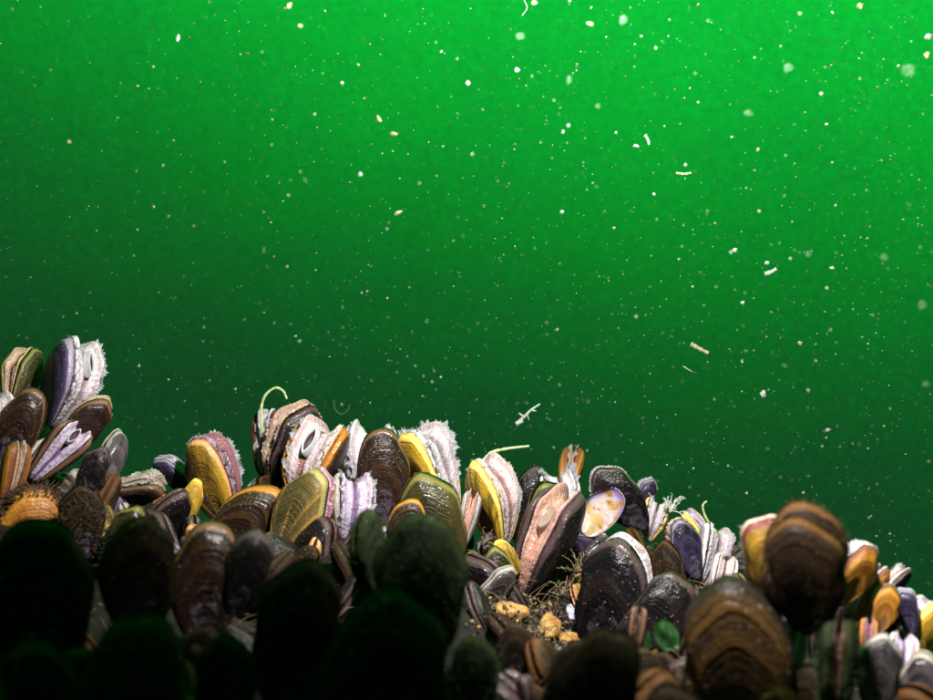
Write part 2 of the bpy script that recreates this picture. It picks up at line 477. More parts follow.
def tube(v, f, pts, rads, sides=6, cap=True):
    i0 = len(v); n = len(pts); up = V3((.13, .31, .94))
    for i, p in enumerate(pts):
        d = (pts[min(i + 1, n - 1)] - pts[max(i - 1, 0)]).normalized()
        a = d.cross(up)
        if a.length < .05: a = d.cross(V3((1, 0, 0)))
        a.normalize(); b = d.cross(a)
        for j in range(sides):
            an = 2 * math.pi * j / sides; v.append(p + (a * math.cos(an) + b * math.sin(an)) * rads[i])
    for i in range(n - 1):
        for j in range(sides):
            q = (j + 1) % sides; f.append((i0 + i * sides + j, i0 + i * sides + q, i0 + (i + 1) * sides + q, i0 + (i + 1) * sides + j))
    if cap:
        f.append(tuple(i0 + j for j in range(sides))[::-1]); f.append(tuple(i0 + (n - 1) * sides + j for j in range(sides)))


def spline(pts, m=8):
    out = []; c = [2 * pts[0] - pts[1]] + list(pts) + [2 * pts[-1] - pts[-2]]
    for i in range(1, len(c) - 2):
        for j in range(m):
            u = j / m; a, b, d, e = c[i - 1], c[i], c[i + 1], c[i + 2]
            out.append(.5 * (2 * b + (d - a) * u + (2 * a - 5 * b + 4 * d - e) * u * u + (3 * b - a - 3 * d + e) * u ** 3))
    out.append(pts[-1]); return out


CAPS = []
BASES = []                                     # (x, y, z) where the bed surface passes


def mussel(B, T, phi, gape=0, wf=1.0, pal='black', flesh=None, fr=None, siphon=None, half=0, fuzz=None, label='', group=None,
           var=None, tf=1.0, seed=None, name='mussel', rigid=True):
    seed = seed if seed is not None else rng.randrange(9999)
    k = var if var is not None else seed % NVAR
    L = (T - B).length; z = (T - B) / L
    view = (cam.location - (B + T) / 2).normalized(); vv = (view - z * view.dot(z)).normalized()
    r_ = z.cross(vv); e = r_ * math.cos(R(phi)) + vv * math.sin(R(phi))
    X = -e; Y = z.cross(X)
    root = obj(name, None); root.empty_display_size = .2
    M = Matrix((X, Y, z)).transposed().to_4x4(); M.translation = B
    root.matrix_world = M @ Matrix.Scale(L, 4)
    root['label'] = label; root['category'] = 'mussel'
    if group: root['group'] = group
    hx = V3((.25 * wf, 0, .42)).normalized(); ga = R(gape)
    for side in ((1, -1) if not half else (half,)):
        o = obj('valve', valve_mesh(k, side, pal), root)
        o.rotation_mode = 'QUATERNION'; o.rotation_quaternion = Quaternion(hx, -side * ga / 2); o.scale = (wf, tf, 1)
        if fuzz and (fuzz[3] == 0 or fuzz[3] == side):
            v, f = fuzz_geo(k, side, seed + side, fuzz[0], fuzz[1], fuzz[4] if len(fuzz) > 4 else .35)
            q = obj('fuzz', mesh('fuzz', v, f, (fuzz[2],)), o); q['kind'] = 'stuff'
    if flesh:
        v, f, uv = mantle_geo(k, ga, wf, hx, seed)
        mo = obj('mantle', mesh('mantle', v, f, (FLESH[flesh],), True, uv), root)
        if fr:
            v, f = fringe_geo(k, ga, wf, hx, seed, fr[0], fr[1])
            fo = obj('fringe', mesh('fringe', v, f, (fr[2],), True), mo); fo['kind'] = 'stuff'
        if siphon:
            t0, ln, wd = siphon[:3]; dome = len(siphon) > 3; O = Oat(k, t0); O2 = Oat(k, t0 + .02)
            tang = V3(((O2[0] - O[0]) * wf, 0, O2[1] - O[1])).normalized(); out = tang.cross(V3((0, 1, 0)))
            if out.dot(V3((O[0] * wf, 0, O[1] - .5))) < 0: out = -out
            sc_ = .90 if dome else .95; c0 = V3((O[0] * wf * sc_, 0, O[1] * sc_)); v = []; f = []; n = 28; mi = []
            prof = ((-.06, 1.15), (.015, 1.12), (.030, 1.04), (.034, .97), (.028, .91), (.01, .86), (-.03, .7), (-.04, .01)) if not dome else \
                   ((-.06, 1.08), (.0, 1.06), (.022, 1.0), (.026, .95), (.016, .90), (.012, .6), (.014, .3), (.016, .01))
            for h, rr in prof:
                for a in range(n):
                    an = 2 * math.pi * a / n; tip_ = math.cos(an); v.append(c0 + out * h + tang * (tip_ * ln * rr * (1 if dome else 1.15)) + V3((0, math.sin(an) * wd * rr * (1 if dome else (.35 + .65 * abs(math.sin(an)))), 0)))
            for a in range(len(prof) - 1):
                for b in range(n):
                    q = (b + 1) % n; f.append((a * n + b, a * n + q, (a + 1) * n + q, (a + 1) * n + b)); mi.append(1 if (a >= 5 and not dome) else 0)
            so = obj('siphon', mesh('siphon', v, f, (M_SIPHON if not dome else M_FILM, M_HOLE_SHADE), True, None, mi), mo)
    BASES.append((B + (T - B) * .12, L)); CAPS.append((B.copy(), T.copy(), L * .27 * wf))
    return root


G1 = 'living mussels packed along the lit crest'
G2 = 'shaded mussels at the foot of the slope'
F, FD, FG = M_FRINGE, M_FRINGE_D, M_FRINGE_G
HERO = [
    # bx, by, tx, ty, d, dt, phi, gape, wf, palette, options, label
    # --- left hump
    (14, 408, 27, 346, .37, .01, 128, 26, 1.15, 'olive', dict(flesh='tan', tf=1.1), 'gaping olive mussel with a pale curled lip, topmost at the left picture edge'),
    (46, 428, 86, 342, .37, .0, 48, 34, 1.05, 'purple', dict(flesh='white', fr=(26, .075, F), siphon=(.40, .11, .03), tf=.9), 'tall purple gaping mussel with a broad white fringed mantle, highest on the left hump'),
    (2, 470, 40, 389, .355, .0, 10, 0, .98, 'brown', dict(tf=1.1), 'glossy dark brown closed mussel below the olive gaping one on the left hump'),
    (62, 452, 104, 398, .36, .0, 165, 10, 1.1, 'brown', dict(flesh='tan'), 'reddish brown mussel with a pale seam under the tall purple fringed one'),
    (30, 482, 82, 428, .35, .0, 92, 34, 1.1, 'brown', dict(flesh='lilac', siphon=(.42, .10, .045)), 'wide open mussel showing lilac flesh and a white rimmed siphon on the left hump'),
    (84, 506, 101, 446, .33, .0, 185, 0, .95, 'black', dict(), 'small black closed mussel just right of the lilac fleshed one'),
    (102, 490, 119, 430, .36, .01, 150, 6, .9, 'grey', dict(flesh='greygreen'), 'grey mussel edging the right flank of the left hump above the water gap'),
    (44, 600, 38, 482, .335, -.005, 0, 0, 1.15, 'orange', dict(fuzz=(900, .06, M_FUZZ, 1, .86), tf=1.2), 'bright orange mussel ringed with brown fuzz at the base of the left hump'),
    (-16, 455, 2, 392, .355, .0, 60, 22, 1.0, 'pale', dict(flesh='white'), 'pale mussel half cut by the left picture edge'),
    (2, 512, 22, 442, .33, .0, 70, 14, .8, 'orange', dict(flesh='tan'), 'narrow orange brown mussel between the glossy brown one and the left picture edge'),
    (82, 566, 84, 486, .30, .0, 0, 0, 1.2, 'dim', dict(fuzz=(200, .10, M_FUZZ, 1)), 'dull brown fuzzy mussel right beside the bright orange one'),
    # --- saddle
    (96, 498, 163, 480, .37, .0, 138, 26, 1.0, 'brown', dict(flesh='greygreen', fr=(16, .06, FG)), 'brown mussel lying on its side with grey green mantle facing up in the saddle'),
    (196, 494, 158, 457, .42, .0, 40, 18, 1.0, 'purple', dict(flesh='lilac'), 'small purple black mussel with lilac lip poking up in the saddle'),
    (190, 522, 153, 494, .40, .0, 20, 4, 1.05, 'orange', dict(), 'small vivid orange mussel tucked under the purple black one in the saddle'),
    (184, 530, 200, 478, .40, .0, 0, 0, .75, 'yellow', dict(), 'slim yellow green mussel left of the tall brown and gold shell'),
    (112, 560, 140, 508, .30, .0, 10, 0, 1.3, 'olive', dict(fuzz=(160, .10, M_FUZZ_G, 1)), 'dull olive mussel rim behind the round black foreground shell'),
    # --- centre left
    (226, 526, 208, 433, .41, .0, 22, 40, 1.10, 'browngold', dict(flesh='maroon', fr=(24, .075, F), tf=.8), 'tall brown and gold mussel gaping to show a purple fringed mantle'),
    (226, 540, 276, 488, .37, .0, 178, 0, 1.75, 'rimmed', dict(tf=1.35), 'round ringed brown mussel with an orange rim in front of the brown and gold one'),
    (264, 478, 267, 409, .45, .0, 120, 24, .9, 'amber', dict(flesh='white', fr=(14, .06, F)), 'amber mussel with a white lip behind the curled thread'),
    (284, 490, 302, 403, .435, .0, 152, 20, 1.25, 'black', dict(flesh='tan', fr=(20, .05, FD)), 'dark streaked mussel with a tan arched lip on the centre of the crest'),
    (302, 514, 326, 419, .41, .0, 122, 44, 1.15, 'rimmed', dict(flesh='pink', fr=(26, .065, F), siphon=(.38, .12, .05)), 'wide open mussel with pink flesh, dark siphon slit and orange shell edge'),
    (272, 566, 330, 474, .36, .0, 22, 14, .95, 'stripe', dict(flesh='maroon'), 'leaning yellow green striped mussel with a maroon inner edge'),
    (342, 552, 356, 474, .375, .0, 70, 46, .95, 'grey', dict(flesh='lilac', fr=(26, .10, F)), 'flared lilac white mantle of a mussel beside the striped yellow green shell'),
    (381, 516, 378, 427, .39, .0, 178, 0, 1.28, 'brown', dict(tf=1.1), 'large upright dark brown oval mussel standing on the crest'),
    (366, 486, 372, 424, .43, .0, 92, 52, 1.5, 'grey', dict(flesh='white', fr=(30, .085, F)), 'mussel showing only its pale fringe behind the large dark brown oval one'),
    (446, 516, 424, 424, .415, .0, 36, 46, 1.2, 'yellow', dict(flesh='white', fr=(30, .085, F), tf=.9), 'gaping mussel with yellow orange shell rim and broad white fringed mantle on the crest'),
    (436, 560, 426, 472, .375, .0, 0, 4, 1.55, 'olive', dict(tf=1.25), 'dark olive ringed mussel in front of the white fringed yellow one'),
    (404, 560, 414, 497, .33, .0, 0, 0, 1.3, 'rimmed', dict(), 'brown mussel with an orange edge at the shadow line below the olive ringed one'),
    (461, 550, 474, 491, .40, .0, 90, 26, .6, 'grey', dict(flesh='salmon'), 'thin sliver of a mussel left of the bright yellow one'),
    (500, 552, 487, 457, .41, .0, 38, 40, .95, 'yellow', dict(flesh='pink', fr=(22, .05, F), tf=.9), 'bright yellow mussel gaping to show pink white flesh'),
    (516, 570, 497, 539, .37, .0, 0, 0, 1.25, 'yellow', dict(tf=1.3), 'tiny amber egg shaped mussel at the foot of the bright yellow one'),
    (522, 548, 534, 466, .45, .0, 170, 4, .95, 'black', dict(fuzz=None), 'dark mussel standing behind the bright yellow one'),
    (524, 566, 549, 480, .42, .0, 165, 6, 1.0, 'olive', dict(), 'black mussel with an olive rim left of the salmon fleshed one'),
    # --- centre right
    (526, 600, 568, 488, .38, .0, 112, 20, 1.15, 'black', dict(flesh='salmon', siphon=(.38, .11, .048, 1)), 'black mussel split open on salmon pink flesh with a clear oval siphon'),
    (566, 496, 575, 447, .44, .02, 96, 9, 1.2, 'orange', dict(flesh='tan', fr=(18, .07, F), tf=1.3), 'small orange barrel shaped mussel peeking over the crest'),
    (568, 520, 556, 468, .425, .01, 80, 56, 1.2, 'pale', dict(flesh='white', fr=(34, .14, F)), 'mussel with a ragged white frill below the small orange one'),
    (646, 528, 596, 470, .43, .0, 185, 8, 1.15, 'black', dict(flesh='lilac', fr=(20, .05, FG)), 'dark arched mussel with a lilac lip right of the small orange one'),
    (584, 534, 622, 492, .41, .0, 0, 0, 1.3, 'purple', dict(half=-1, tf=1.0), 'empty half shell showing its yellow white inside'),
    (606, 652, 628, 540, .355, .0, 12, 16, 1.35, 'black', dict(flesh='white', tf=1.1), 'large black ringed mussel with a pale translucent mantle edge'),
    (626, 650, 680, 573, .325, .0, 176, 3, 1.35, 'black', dict(tf=1.1), 'glossy black mussel with a violet sheen in front of the large black ringed one'),
    (641, 512, 650, 478, .45, .0, 160, 16, 1.1, 'purple', dict(flesh='lilac', fr=(12, .08, F)), 'small blue purple mussel on the crest right of the dark arched one'),
    (648, 542, 660, 498, .44, .0, 90, 42, 1.1, 'yellow', dict(flesh='white', fr=(22, .12, F)), 'yellow mussel with a tattered white mantle on the falling crest'),
    (698, 578, 672, 520, .40, .0, 170, 12, .9, 'purple', dict(flesh='pink', fr=(14, .06, FD)), 'purple brown mussel with jagged edge right of the tattered yellow one'),
    (702, 556, 688, 511, .44, .0, 40, 24, 1.0, 'yellow', dict(flesh='lilac'), 'small yellow mussel with violet lip below the tall curled strand'),
    (698, 586, 722, 526, .41, .0, 60, 40, 1.1, 'pale', dict(flesh='white', fr=(16, .06, F)), 'pale ribbed mussel open and white just left of the amber maroon rimmed one'),
    (712, 606, 728, 556, .36, .0, 80, 30, 1.1, 'pale', dict(flesh='pink'), 'small pink lipped mussel wedged under the pale ribbed one'),
    # --- right, close to the camera
    (776, 606, 757, 518, .24, .0, 172, 8, 1.5, 'amber', dict(flesh='tan', fuzz=(120, .05, M_FRINGE_G, 1)), 'amber mussel with a maroon rim beside the big dark upright shell'),
    (800, 634, 806, 518, .217, .0, 0, 8, 1.42, 'umber', dict(tf=1.1), 'big dark upright mussel standing up against the water at the right'),
    (806, 618, 801, 500, .230, .0, 180, 4, 1.35, 'umber', dict(fuzz=(700, .035, M_FUZZ, 0)), 'fuzzy brown mussel whose top shows over the big dark upright one'),
    (838, 606, 864, 541, .28, .0, 150, 24, 1.0, 'orange', dict(flesh='white', fr=(16, .06, F)), 'orange mussel with white lip right behind the big dark upright one'),
    (852, 622, 882, 566, .29, .0, 120, 20, .85, 'orange', dict(flesh='lilac'), 'slim orange and violet mussel on the right hand slope'),
    (884, 596, 906, 566, .31, .0, 120, 24, 1.2, 'black', dict(flesh='pink', fr=(10, .06, F)), 'tiny black gaping mussel at the outline of the right hand slope'),
    (880, 632, 888, 584, .28, .0, 170, 8, 1.1, 'orange', dict(flesh='tan'), 'rounded orange mussel left of the round dark one on the right hand slope'),
    (912, 634, 907, 588, .285, .0, 0, 6, 1.15, 'purple', dict(flesh='lilac'), 'round dark violet mussel near the right picture edge'),
    (928, 668, 922, 600, .29, .0, 150, 30, 1.1, 'yellow', dict(flesh='white', fr=(12, .06, F)), 'yellow and white gaping mussel at the right picture edge'),
    (866, 664, 870, 618, .26, .0, 90, 20, 1.0, 'rimmed', dict(flesh='maroon'), 'maroon lipped mussel below the orange ones on the right hand slope'),
    (898, 690, 905, 634, .25, .0, 80, 36, 1.0, 'pale', dict(flesh='lilac'), 'pale mussel with a bluish white bulge low at the right'),
    (872, 716, 884, 634, .235, .0, 170, 0, 1.0, 'grey', dict(), 'dim grey mussel in the lower right corner behind the green tinged one'),
    (918, 730, 928, 652, .24, .0, 0, 8, 1.0, 'grey', dict(flesh='tan'), 'dull brown mussel filling the lower right corner'),
    (744, 738, 738, 579, .222, .0, 0, 0, 1.45, 'ringgold', dict(tf=1.1), 'huge ringed brown mussel in the lower right foreground'),
    (782, 700, 799, 612, .226, .0, 60, 0, .9, 'pale', dict(), 'pale pink glimpse of a mussel at the right edge of the huge ringed brown one'),
    (834, 728, 840, 614, .20, .0, 90, 8, 1.1, 'mossy', dict(flesh='dusk', fuzz=(220, .06, M_FUZZ_G, 0)), 'green tinged mussel seen end on between the huge ringed one and the right corner'),
    (632, 664, 640, 606, .27, .0, 90, 14, .8, 'brown', dict(flesh='dusk'), 'small dull pointed mussel before the glossy violet sheen one'),
    # --- foreground, in shadow
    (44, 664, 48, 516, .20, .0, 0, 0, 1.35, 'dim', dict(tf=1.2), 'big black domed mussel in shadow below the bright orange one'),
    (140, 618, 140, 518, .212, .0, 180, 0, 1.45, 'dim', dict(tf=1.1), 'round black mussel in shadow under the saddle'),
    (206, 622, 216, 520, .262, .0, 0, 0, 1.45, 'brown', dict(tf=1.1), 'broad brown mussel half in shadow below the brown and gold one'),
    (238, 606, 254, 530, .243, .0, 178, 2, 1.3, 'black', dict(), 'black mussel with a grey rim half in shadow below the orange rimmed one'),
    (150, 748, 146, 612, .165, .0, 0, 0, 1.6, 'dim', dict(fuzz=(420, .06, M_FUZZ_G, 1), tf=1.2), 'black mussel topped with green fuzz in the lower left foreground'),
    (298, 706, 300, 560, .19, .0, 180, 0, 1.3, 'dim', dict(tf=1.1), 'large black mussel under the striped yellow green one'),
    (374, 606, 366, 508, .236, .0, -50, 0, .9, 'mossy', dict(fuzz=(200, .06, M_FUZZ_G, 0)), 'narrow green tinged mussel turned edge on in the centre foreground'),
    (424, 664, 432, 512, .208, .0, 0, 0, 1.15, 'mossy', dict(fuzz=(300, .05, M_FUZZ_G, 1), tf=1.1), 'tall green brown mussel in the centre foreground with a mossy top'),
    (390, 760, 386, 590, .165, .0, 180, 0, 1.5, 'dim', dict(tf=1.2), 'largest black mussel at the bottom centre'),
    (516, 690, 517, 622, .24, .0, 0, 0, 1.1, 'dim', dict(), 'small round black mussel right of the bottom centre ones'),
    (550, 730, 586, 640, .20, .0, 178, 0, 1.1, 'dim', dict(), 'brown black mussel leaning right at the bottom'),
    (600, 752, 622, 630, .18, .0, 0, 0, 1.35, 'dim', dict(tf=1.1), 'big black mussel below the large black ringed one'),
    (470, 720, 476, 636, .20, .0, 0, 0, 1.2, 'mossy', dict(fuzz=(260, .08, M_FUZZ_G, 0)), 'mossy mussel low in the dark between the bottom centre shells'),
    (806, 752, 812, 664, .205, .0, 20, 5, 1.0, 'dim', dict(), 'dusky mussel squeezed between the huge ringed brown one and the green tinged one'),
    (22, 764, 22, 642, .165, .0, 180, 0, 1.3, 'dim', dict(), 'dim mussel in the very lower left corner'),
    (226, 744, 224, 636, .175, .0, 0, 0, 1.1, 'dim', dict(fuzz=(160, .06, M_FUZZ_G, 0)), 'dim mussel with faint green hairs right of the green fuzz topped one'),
]
for i, (bx, by, tx, ty, d, dd, phi, ga, wf, pal, opt, lab) in enumerate(HERO):
    if wf > 1.15 and not opt.get('half') and pal not in ('umber', 'amber'):
        bx, by = tx + (bx - tx) * wf / 1.12, ty + (by - ty) * wf / 1.12; wf = 1.12
    if pal == 'dim' and 'fuzz' not in opt: opt['fuzz'] = (260, .035, M_FUZZ_SHADE, 0, .2)
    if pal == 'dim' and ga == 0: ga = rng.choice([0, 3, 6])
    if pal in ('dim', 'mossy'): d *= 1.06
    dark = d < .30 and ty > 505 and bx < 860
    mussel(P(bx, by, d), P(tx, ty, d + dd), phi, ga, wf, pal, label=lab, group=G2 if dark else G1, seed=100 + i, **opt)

# ------------------------------------------------------------------ the bed the mussels grow on
BP = np.array([b for b, _ in BASES])
BP = BP - np.array([0, 0, .013])
ctl = [tuple(p) for p in BP]
for x in np.linspace(-.55, .55, 12):               # the crest falls away behind, the foot flattens in front
    zc = .02 if x < .2 else -.03
    ctl += [(x, .60, zc - .12), (x, .75, -.25), (x * .9, .09, -.06), (x, -.05, -.085), (x, -.3, -.12)]
for y in (.15, .3, .45): ctl += [(-.42, y, .05 * y / .3 - .01), (-.6, y, -.02), (.42, y, -.06), (.6, y, -.12)]
CT = np.array(ctl)


def bed_z(x, y):
    d2 = (CT[:, 0] - x) ** 2 + (CT[:, 1] - y) ** 2
    ww = 1 / (d2 + .018 ** 2) ** 2.0
    z = float((ww * CT[:, 2]).sum() / ww.sum())
    far = max(abs(x) - .6, 0) + max(y - .75, 0) + max(-.3 - y, 0)
    u = min(far / 1.5, 1.0); z = z * (1 - u) + -.45 * u
    return z


def axis_pts(lo, hi, stp, far):
    a = list(np.arange(lo, hi + 1e-6, stp)); q = stp
    while a[-1] < far: q *= 1.45; a.append(a[-1] + q)
    q = stp
    while a[0] > -far: q *= 1.45; a.insert(0, a[0] - q)
    return a


xs = axis_pts(-.42, .42, .0048, 400); ys = axis_pts(.08, .56, .0048, 400)
v = []; f = []
for y in ys:
    for x in xs:
        nz = mnoise.fractal((x * 40, y * 40, 2.2), 1.0, 2.0, 4) * .0035 if abs(x) < .6 and abs(y) < 1 else 0
        v.append((x, y, bed_z(x, y) + nz))
nx = len(xs)
for j in range(len(ys) - 1):
    for i in range(nx - 1): f.append((j * nx + i, j * nx + i + 1, (j + 1) * nx + i + 1, (j + 1) * nx + i))
bed = obj('seabed', mesh('seabed', v, f, (M_SED,))); bed['kind'] = 'structure'


def to_px(p):
    q = p - cam.location; d = q.dot(FWD); return 466.5 + q.x / d * FPX, 350 - q.dot(UP) / d * FPX, d


SKY = [(0, 345), (105, 350), (122, 440), (150, 470), (195, 460), (210, 430), (420, 425), (465, 500), (490, 460), (575, 455), (600, 470), (640, 485),
       (700, 520), (770, 515), (800, 500), (845, 520), (880, 560), (933, 605)]


def sky_y(px): return float(np.interp(px, [a for a, _ in SKY], [b for _, b in SKY]))


# small mussels that fill the gaps between the big ones, and the back of the ridge
HCAP = []
for cb, ct, ch in CAPS:
    a = to_px(cb); b = to_px(ct); HCAP.append(((a[0], a[1], a[2]), (b[0], b[1]), ch / a[2] * FPX))
n_in = n_near = n_back = 0
HCAP.append(((548, 660, .5), (556, 590), 26)); HCAP.append(((506, 640, .5), (520, 600), 12))
import re as _re
WORD = dict(black='black', brown='brown', olive='olive', grey='grey', rimmed='orange rimmed', purple='violet', umber='umber', browngold='gold and brown', amber='amber', dim='dusky', mossy='mossy')
SHORT = [' '.join(_re.split(r' (?:with|in|below|under|showing|just|edging|ringed|half|between|right|left|lying|poking|tucked|behind|beside|on|gaping|at|standing|split|peeking|near|whose|before|topped|low|turned|leaning|wedged|filling|of|poking|seen|open|that|cut)\b', h[-1])[0].split()[:6]) for h in HERO]
HMID = [(P(h[0], h[1], h[4]) + P(h[2], h[3], h[4] + h[5])) / 2 for h in HERO]
seen = set()
taken = [(b.x, b.y) for b, _ in BASES]
for _ in range(50000):
    if n_in - n_near >= 190 and n_near >= 60 and n_back >= 45: break
    x = rng.uniform(-.36, .36); y = rng.choice([rng.uniform(.14, .58), rng.uniform(.25, .44)]); z = bed_z(x, y)
    if min((x - a) ** 2 + (y - b) ** 2 for a, b in taken) < .0095 ** 2: continue
    px, py, d = to_px(V3((x, y, z)))
    inview = -60 < px < 990 and y < .44 and py < 760
    L = rng.uniform(.022, .042) * (1 if inview else 1.3)
    B = V3((x, y, z - .25 * L)); dirv = V3((rng.uniform(-.95, .95), rng.uniform(-.7, .3), 1)).normalized(); T = B + dirv * L
    tx, ty, td = to_px(T)
    if ty < sky_y(tx) + (20 if inview else 12): continue
    if inview:
        if d < .3 and (n_near >= 60 or ty < (628 if tx < 690 else 672) or d < (.19 if tx < 690 else .16)): continue
        if d >= .3 and n_in - n_near >= 190: continue
        mx, my = (px + tx) / 2, (py + ty) / 2; bad = False
        for (cb, ct, ch) in HCAP:
            for fx, fy in ((tx, ty), (mx, my)):
                ex, ey = ct[0] - cb[0], ct[1] - cb[1]; u = max(0.42 if cb[2] < .45 else 0, min(1, ((fx - cb[0]) * ex + (fy - cb[1]) * ey) / (ex * ex + ey * ey)))
                if math.hypot(fx - cb[0] - u * ex, fy - cb[1] - u * ey) < ch * (.72 if ct[1] < 500 or cb[2] > .3 else .55) and d < cb[2] + .012: bad = True
            if bad: break
        if bad: continue
    if not inview and n_back >= 45: continue
    pal = rng.choice(['black', 'black', 'brown', 'umber', 'umber', 'olive', 'purple', 'grey', 'browngold']) if d > .335 else rng.choice(['dim', 'dim', 'black', 'umber'])  # nearer fillers take darker palettes, painting the shadow into their shells
    if inview:
        order = sorted(range(len(HERO)), key=lambda q: (HMID[q] - (B + T) / 2).length)[:5]; near = order[0]
        hx_, hy_, _d = to_px(HMID[near]); side = 'left of' if tx < hx_ - 14 else 'right of' if tx > hx_ + 14 else 'below' if ty > hy_ else 'above'
        lab = 'small %s mussel wedged %s the %s' % (WORD[pal], side, SHORT[near])
        for q in order[1:]:
            if lab not in seen: break
            lab = ' '.join(('%s mussel between the %s and the %s' % (WORD[pal], SHORT[near], SHORT[q])).split()[:16])
        if lab in seen: lab = 'small dark mussel in the shadowed gaps at the foot of the slope'
        seen.add(lab)
    else: lab = 'mussel growing on the far side of the crest'
    mussel(B, T, rng.uniform(0, 360), rng.choice([0, 0, 3, 6]), rng.uniform(.8, 1.05), pal, label=lab,
           group='small mussels filling the gaps' if inview else 'mussels behind the crest', seed=700 + n_in + n_back)
    taken.append((x, y))
    if inview: n_in += 1; n_near += d < .3
    else: n_back += 1


# ------------------------------------------------------------------ grit, threads, hydroids, stones, algae
def blob(r, seed, sub=1, stretch=(1, 1, 1), amp=.35):
    import bmesh
    bm = bmesh.new(); bmesh.ops.create_icosphere(bm, subdivisions=sub, radius=1)
    for q in bm.verts:
        k = 1 + amp * mnoise.noise(q.co * 1.7 + V3((seed * 3.3, seed, 0)))
        q.co = V3((q.co.x * stretch[0], q.co.y * stretch[1], q.co.z * stretch[2])) * (k * r)
    vs = [q.co.copy() for q in bm.verts]; fs = [tuple(a.index for a in p.verts) for p in bm.faces]; bm.free()
    return vs, fs


GB = [blob(1, s, 1, (1, rng.uniform(.5, 1), rng.uniform(.4, .8)), .7) for s in range(8)]
v = []; f = []; mi = []
for _ in range(3300):
    if _ < 1300: px, dd_ = rng.uniform(460, 700), 0; q = P(px, rng.uniform(530, 660), rng.uniform(.30, .42)); x, y = q.x, q.y
    else: x, y = rng.uniform(-.3, .3), rng.uniform(.15, .5)
    z = bed_z(x, y); vs, fs = rng.choice(GB); r = rng.choice([.0003, .0004, .0006, .0009, .0013]) * rng.uniform(.7, 1.3)
    qr = Quaternion((rng.gauss(0, 1), rng.gauss(0, 1), rng.gauss(0, 1), rng.gauss(0, 1))).normalized(); i0 = len(v)
    c0 = V3((x, y, z + rng.uniform(.0, .0045)))
    v += [c0 + (qr @ a) * r for a in vs]; f += [tuple(i + i0 for i in p) for p in fs]; mi += [rng.choice([0, 0, 0, 0, 1, 1, 2, 3, 3])] * len(fs)
o = obj('shell_grit', mesh('shell_grit', v, f, (M_BYSSUS, M_HYDROID, M_STONE, M_CRUMB), True, None, mi)); o['kind'] = 'stuff'

v = []; f = []
for _ in range(520):
    if _ < 260: q = P(rng.uniform(455, 700), rng.uniform(520, 660), rng.uniform(.32, .42)); x, y = q.x, q.y
    else: x, y = rng.uniform(-.26, .26), rng.uniform(.2, .45)
    p0 = V3((x, y, bed_z(x, y))); l = rng.uniform(.008, .02); a = rng.uniform(0, 6.3)
    p2 = p0 + V3((math.cos(a) * l, math.sin(a) * l * .5, rng.uniform(-.002, .010)))
    p1 = (p0 + p2) / 2 + V3((rng.uniform(-.3, .3) * l, 0, rng.uniform(.1, .5) * l))
    tube(v, f, spline([p0, p1, p2], 4), [.00016] * 9, 4, False)
o = obj('byssus_threads', mesh('byssus_threads', v, f, (M_BYSSUS,))); o['kind'] = 'stuff'


def on_bed(px, py, d0=.2):
    d = d0
    while d < .6:
        q = P(px, py, d)
        if q.z < bed_z(q.x, q.y): return q
        d += .002
    return P(px, py, .36)


def hydroid(px, py, d, size, n, label, mat=M_HYDROID):
    b = P(px, py, d); r = random.Random(int(px * 7 + py)); v = []; f = []
    for _ in range(n):
        d0 = V3((r.uniform(-1, 1), r.uniform(-.8, .3), r.uniform(.1, 1.2))).normalized(); l = size * r.uniform(.4, 1.1)
        p = b.copy(); pts = [p.copy()]
        for k in range(5):
            d0 = (d0 + V3((r.uniform(-.5, .5), r.uniform(-.5, .5), r.uniform(-.4, .4)))).normalized(); p = p + d0 * l / 5; pts.append(p.copy())
            if r.random() < .6:
                e = p + (d0 + V3((r.uniform(-1, 1), r.uniform(-1, 1), r.uniform(-1, 1)))).normalized() * l * .22
                tube(v, f, [p, (p + e) / 2 + V3((0, 0, .0004)), e], [.0002, .00018, .00007], 4, False)
        tube(v, f, pts, [.00028, .00026, .00025, .0002, .00016, .00008], 5, False)
    c = V3((0, 0, 0)); o = obj('hydroid_tuft', mesh('hydroid_tuft', [a - b for a in v], f, (mat,))); o.location = b
    tag(o, label, 'hydroid', 'hydroid tufts among the shells')


hydroid(576, 572, .372, .013, 16, 'tan hydroid tuft beside the black mussel with salmon flesh')
hydroid(560, 598, .36, .010, 12, 'straggly tan hydroid tuft above the ochre stones')
hydroid(484, 546, .385, .009, 16, 'small tan hydroid tuft at the base of the bright yellow mussel')
hydroid(672, 512, .43, .010, 26, 'white bushy hydroid beside the tattered yellow mussel', M_WHITE)


def stone(px, py, d, rad, st, mat, label, cat='stone', nm='stone'):
    s = int(px + py); vs, fs = blob(rad, s, 3, st, .55)
    o = obj(nm, mesh(nm, vs, fs, (mat,), True)); o.location = on_bed(px, py + 4, .28) + V3((0, 0, rad * .5)); tag(o, label, cat)
    o.rotation_euler = (s % 3, s % 5, s % 7)


stone(548, 634, .335, .0050, (1.3, .9, .8), M_STONE, 'larger ochre stone at the edge of the shadow, lower centre')
stone(567, 643, .325, .0042, (1.3, .8, .7), M_STONE, 'ochre stone touching the right side of the larger one')
stone(511, 612, .34, .0042, (1.5, .9, .6), M_STONE, 'flat ochre stone left of the other two, in the dark hollow')
stone(571, 612, .335, .0036, (.7, .7, 1.5), M_STONE_W, 'bluish white shell chip standing above the ochre stones', 'shell chip', 'shell_chip')


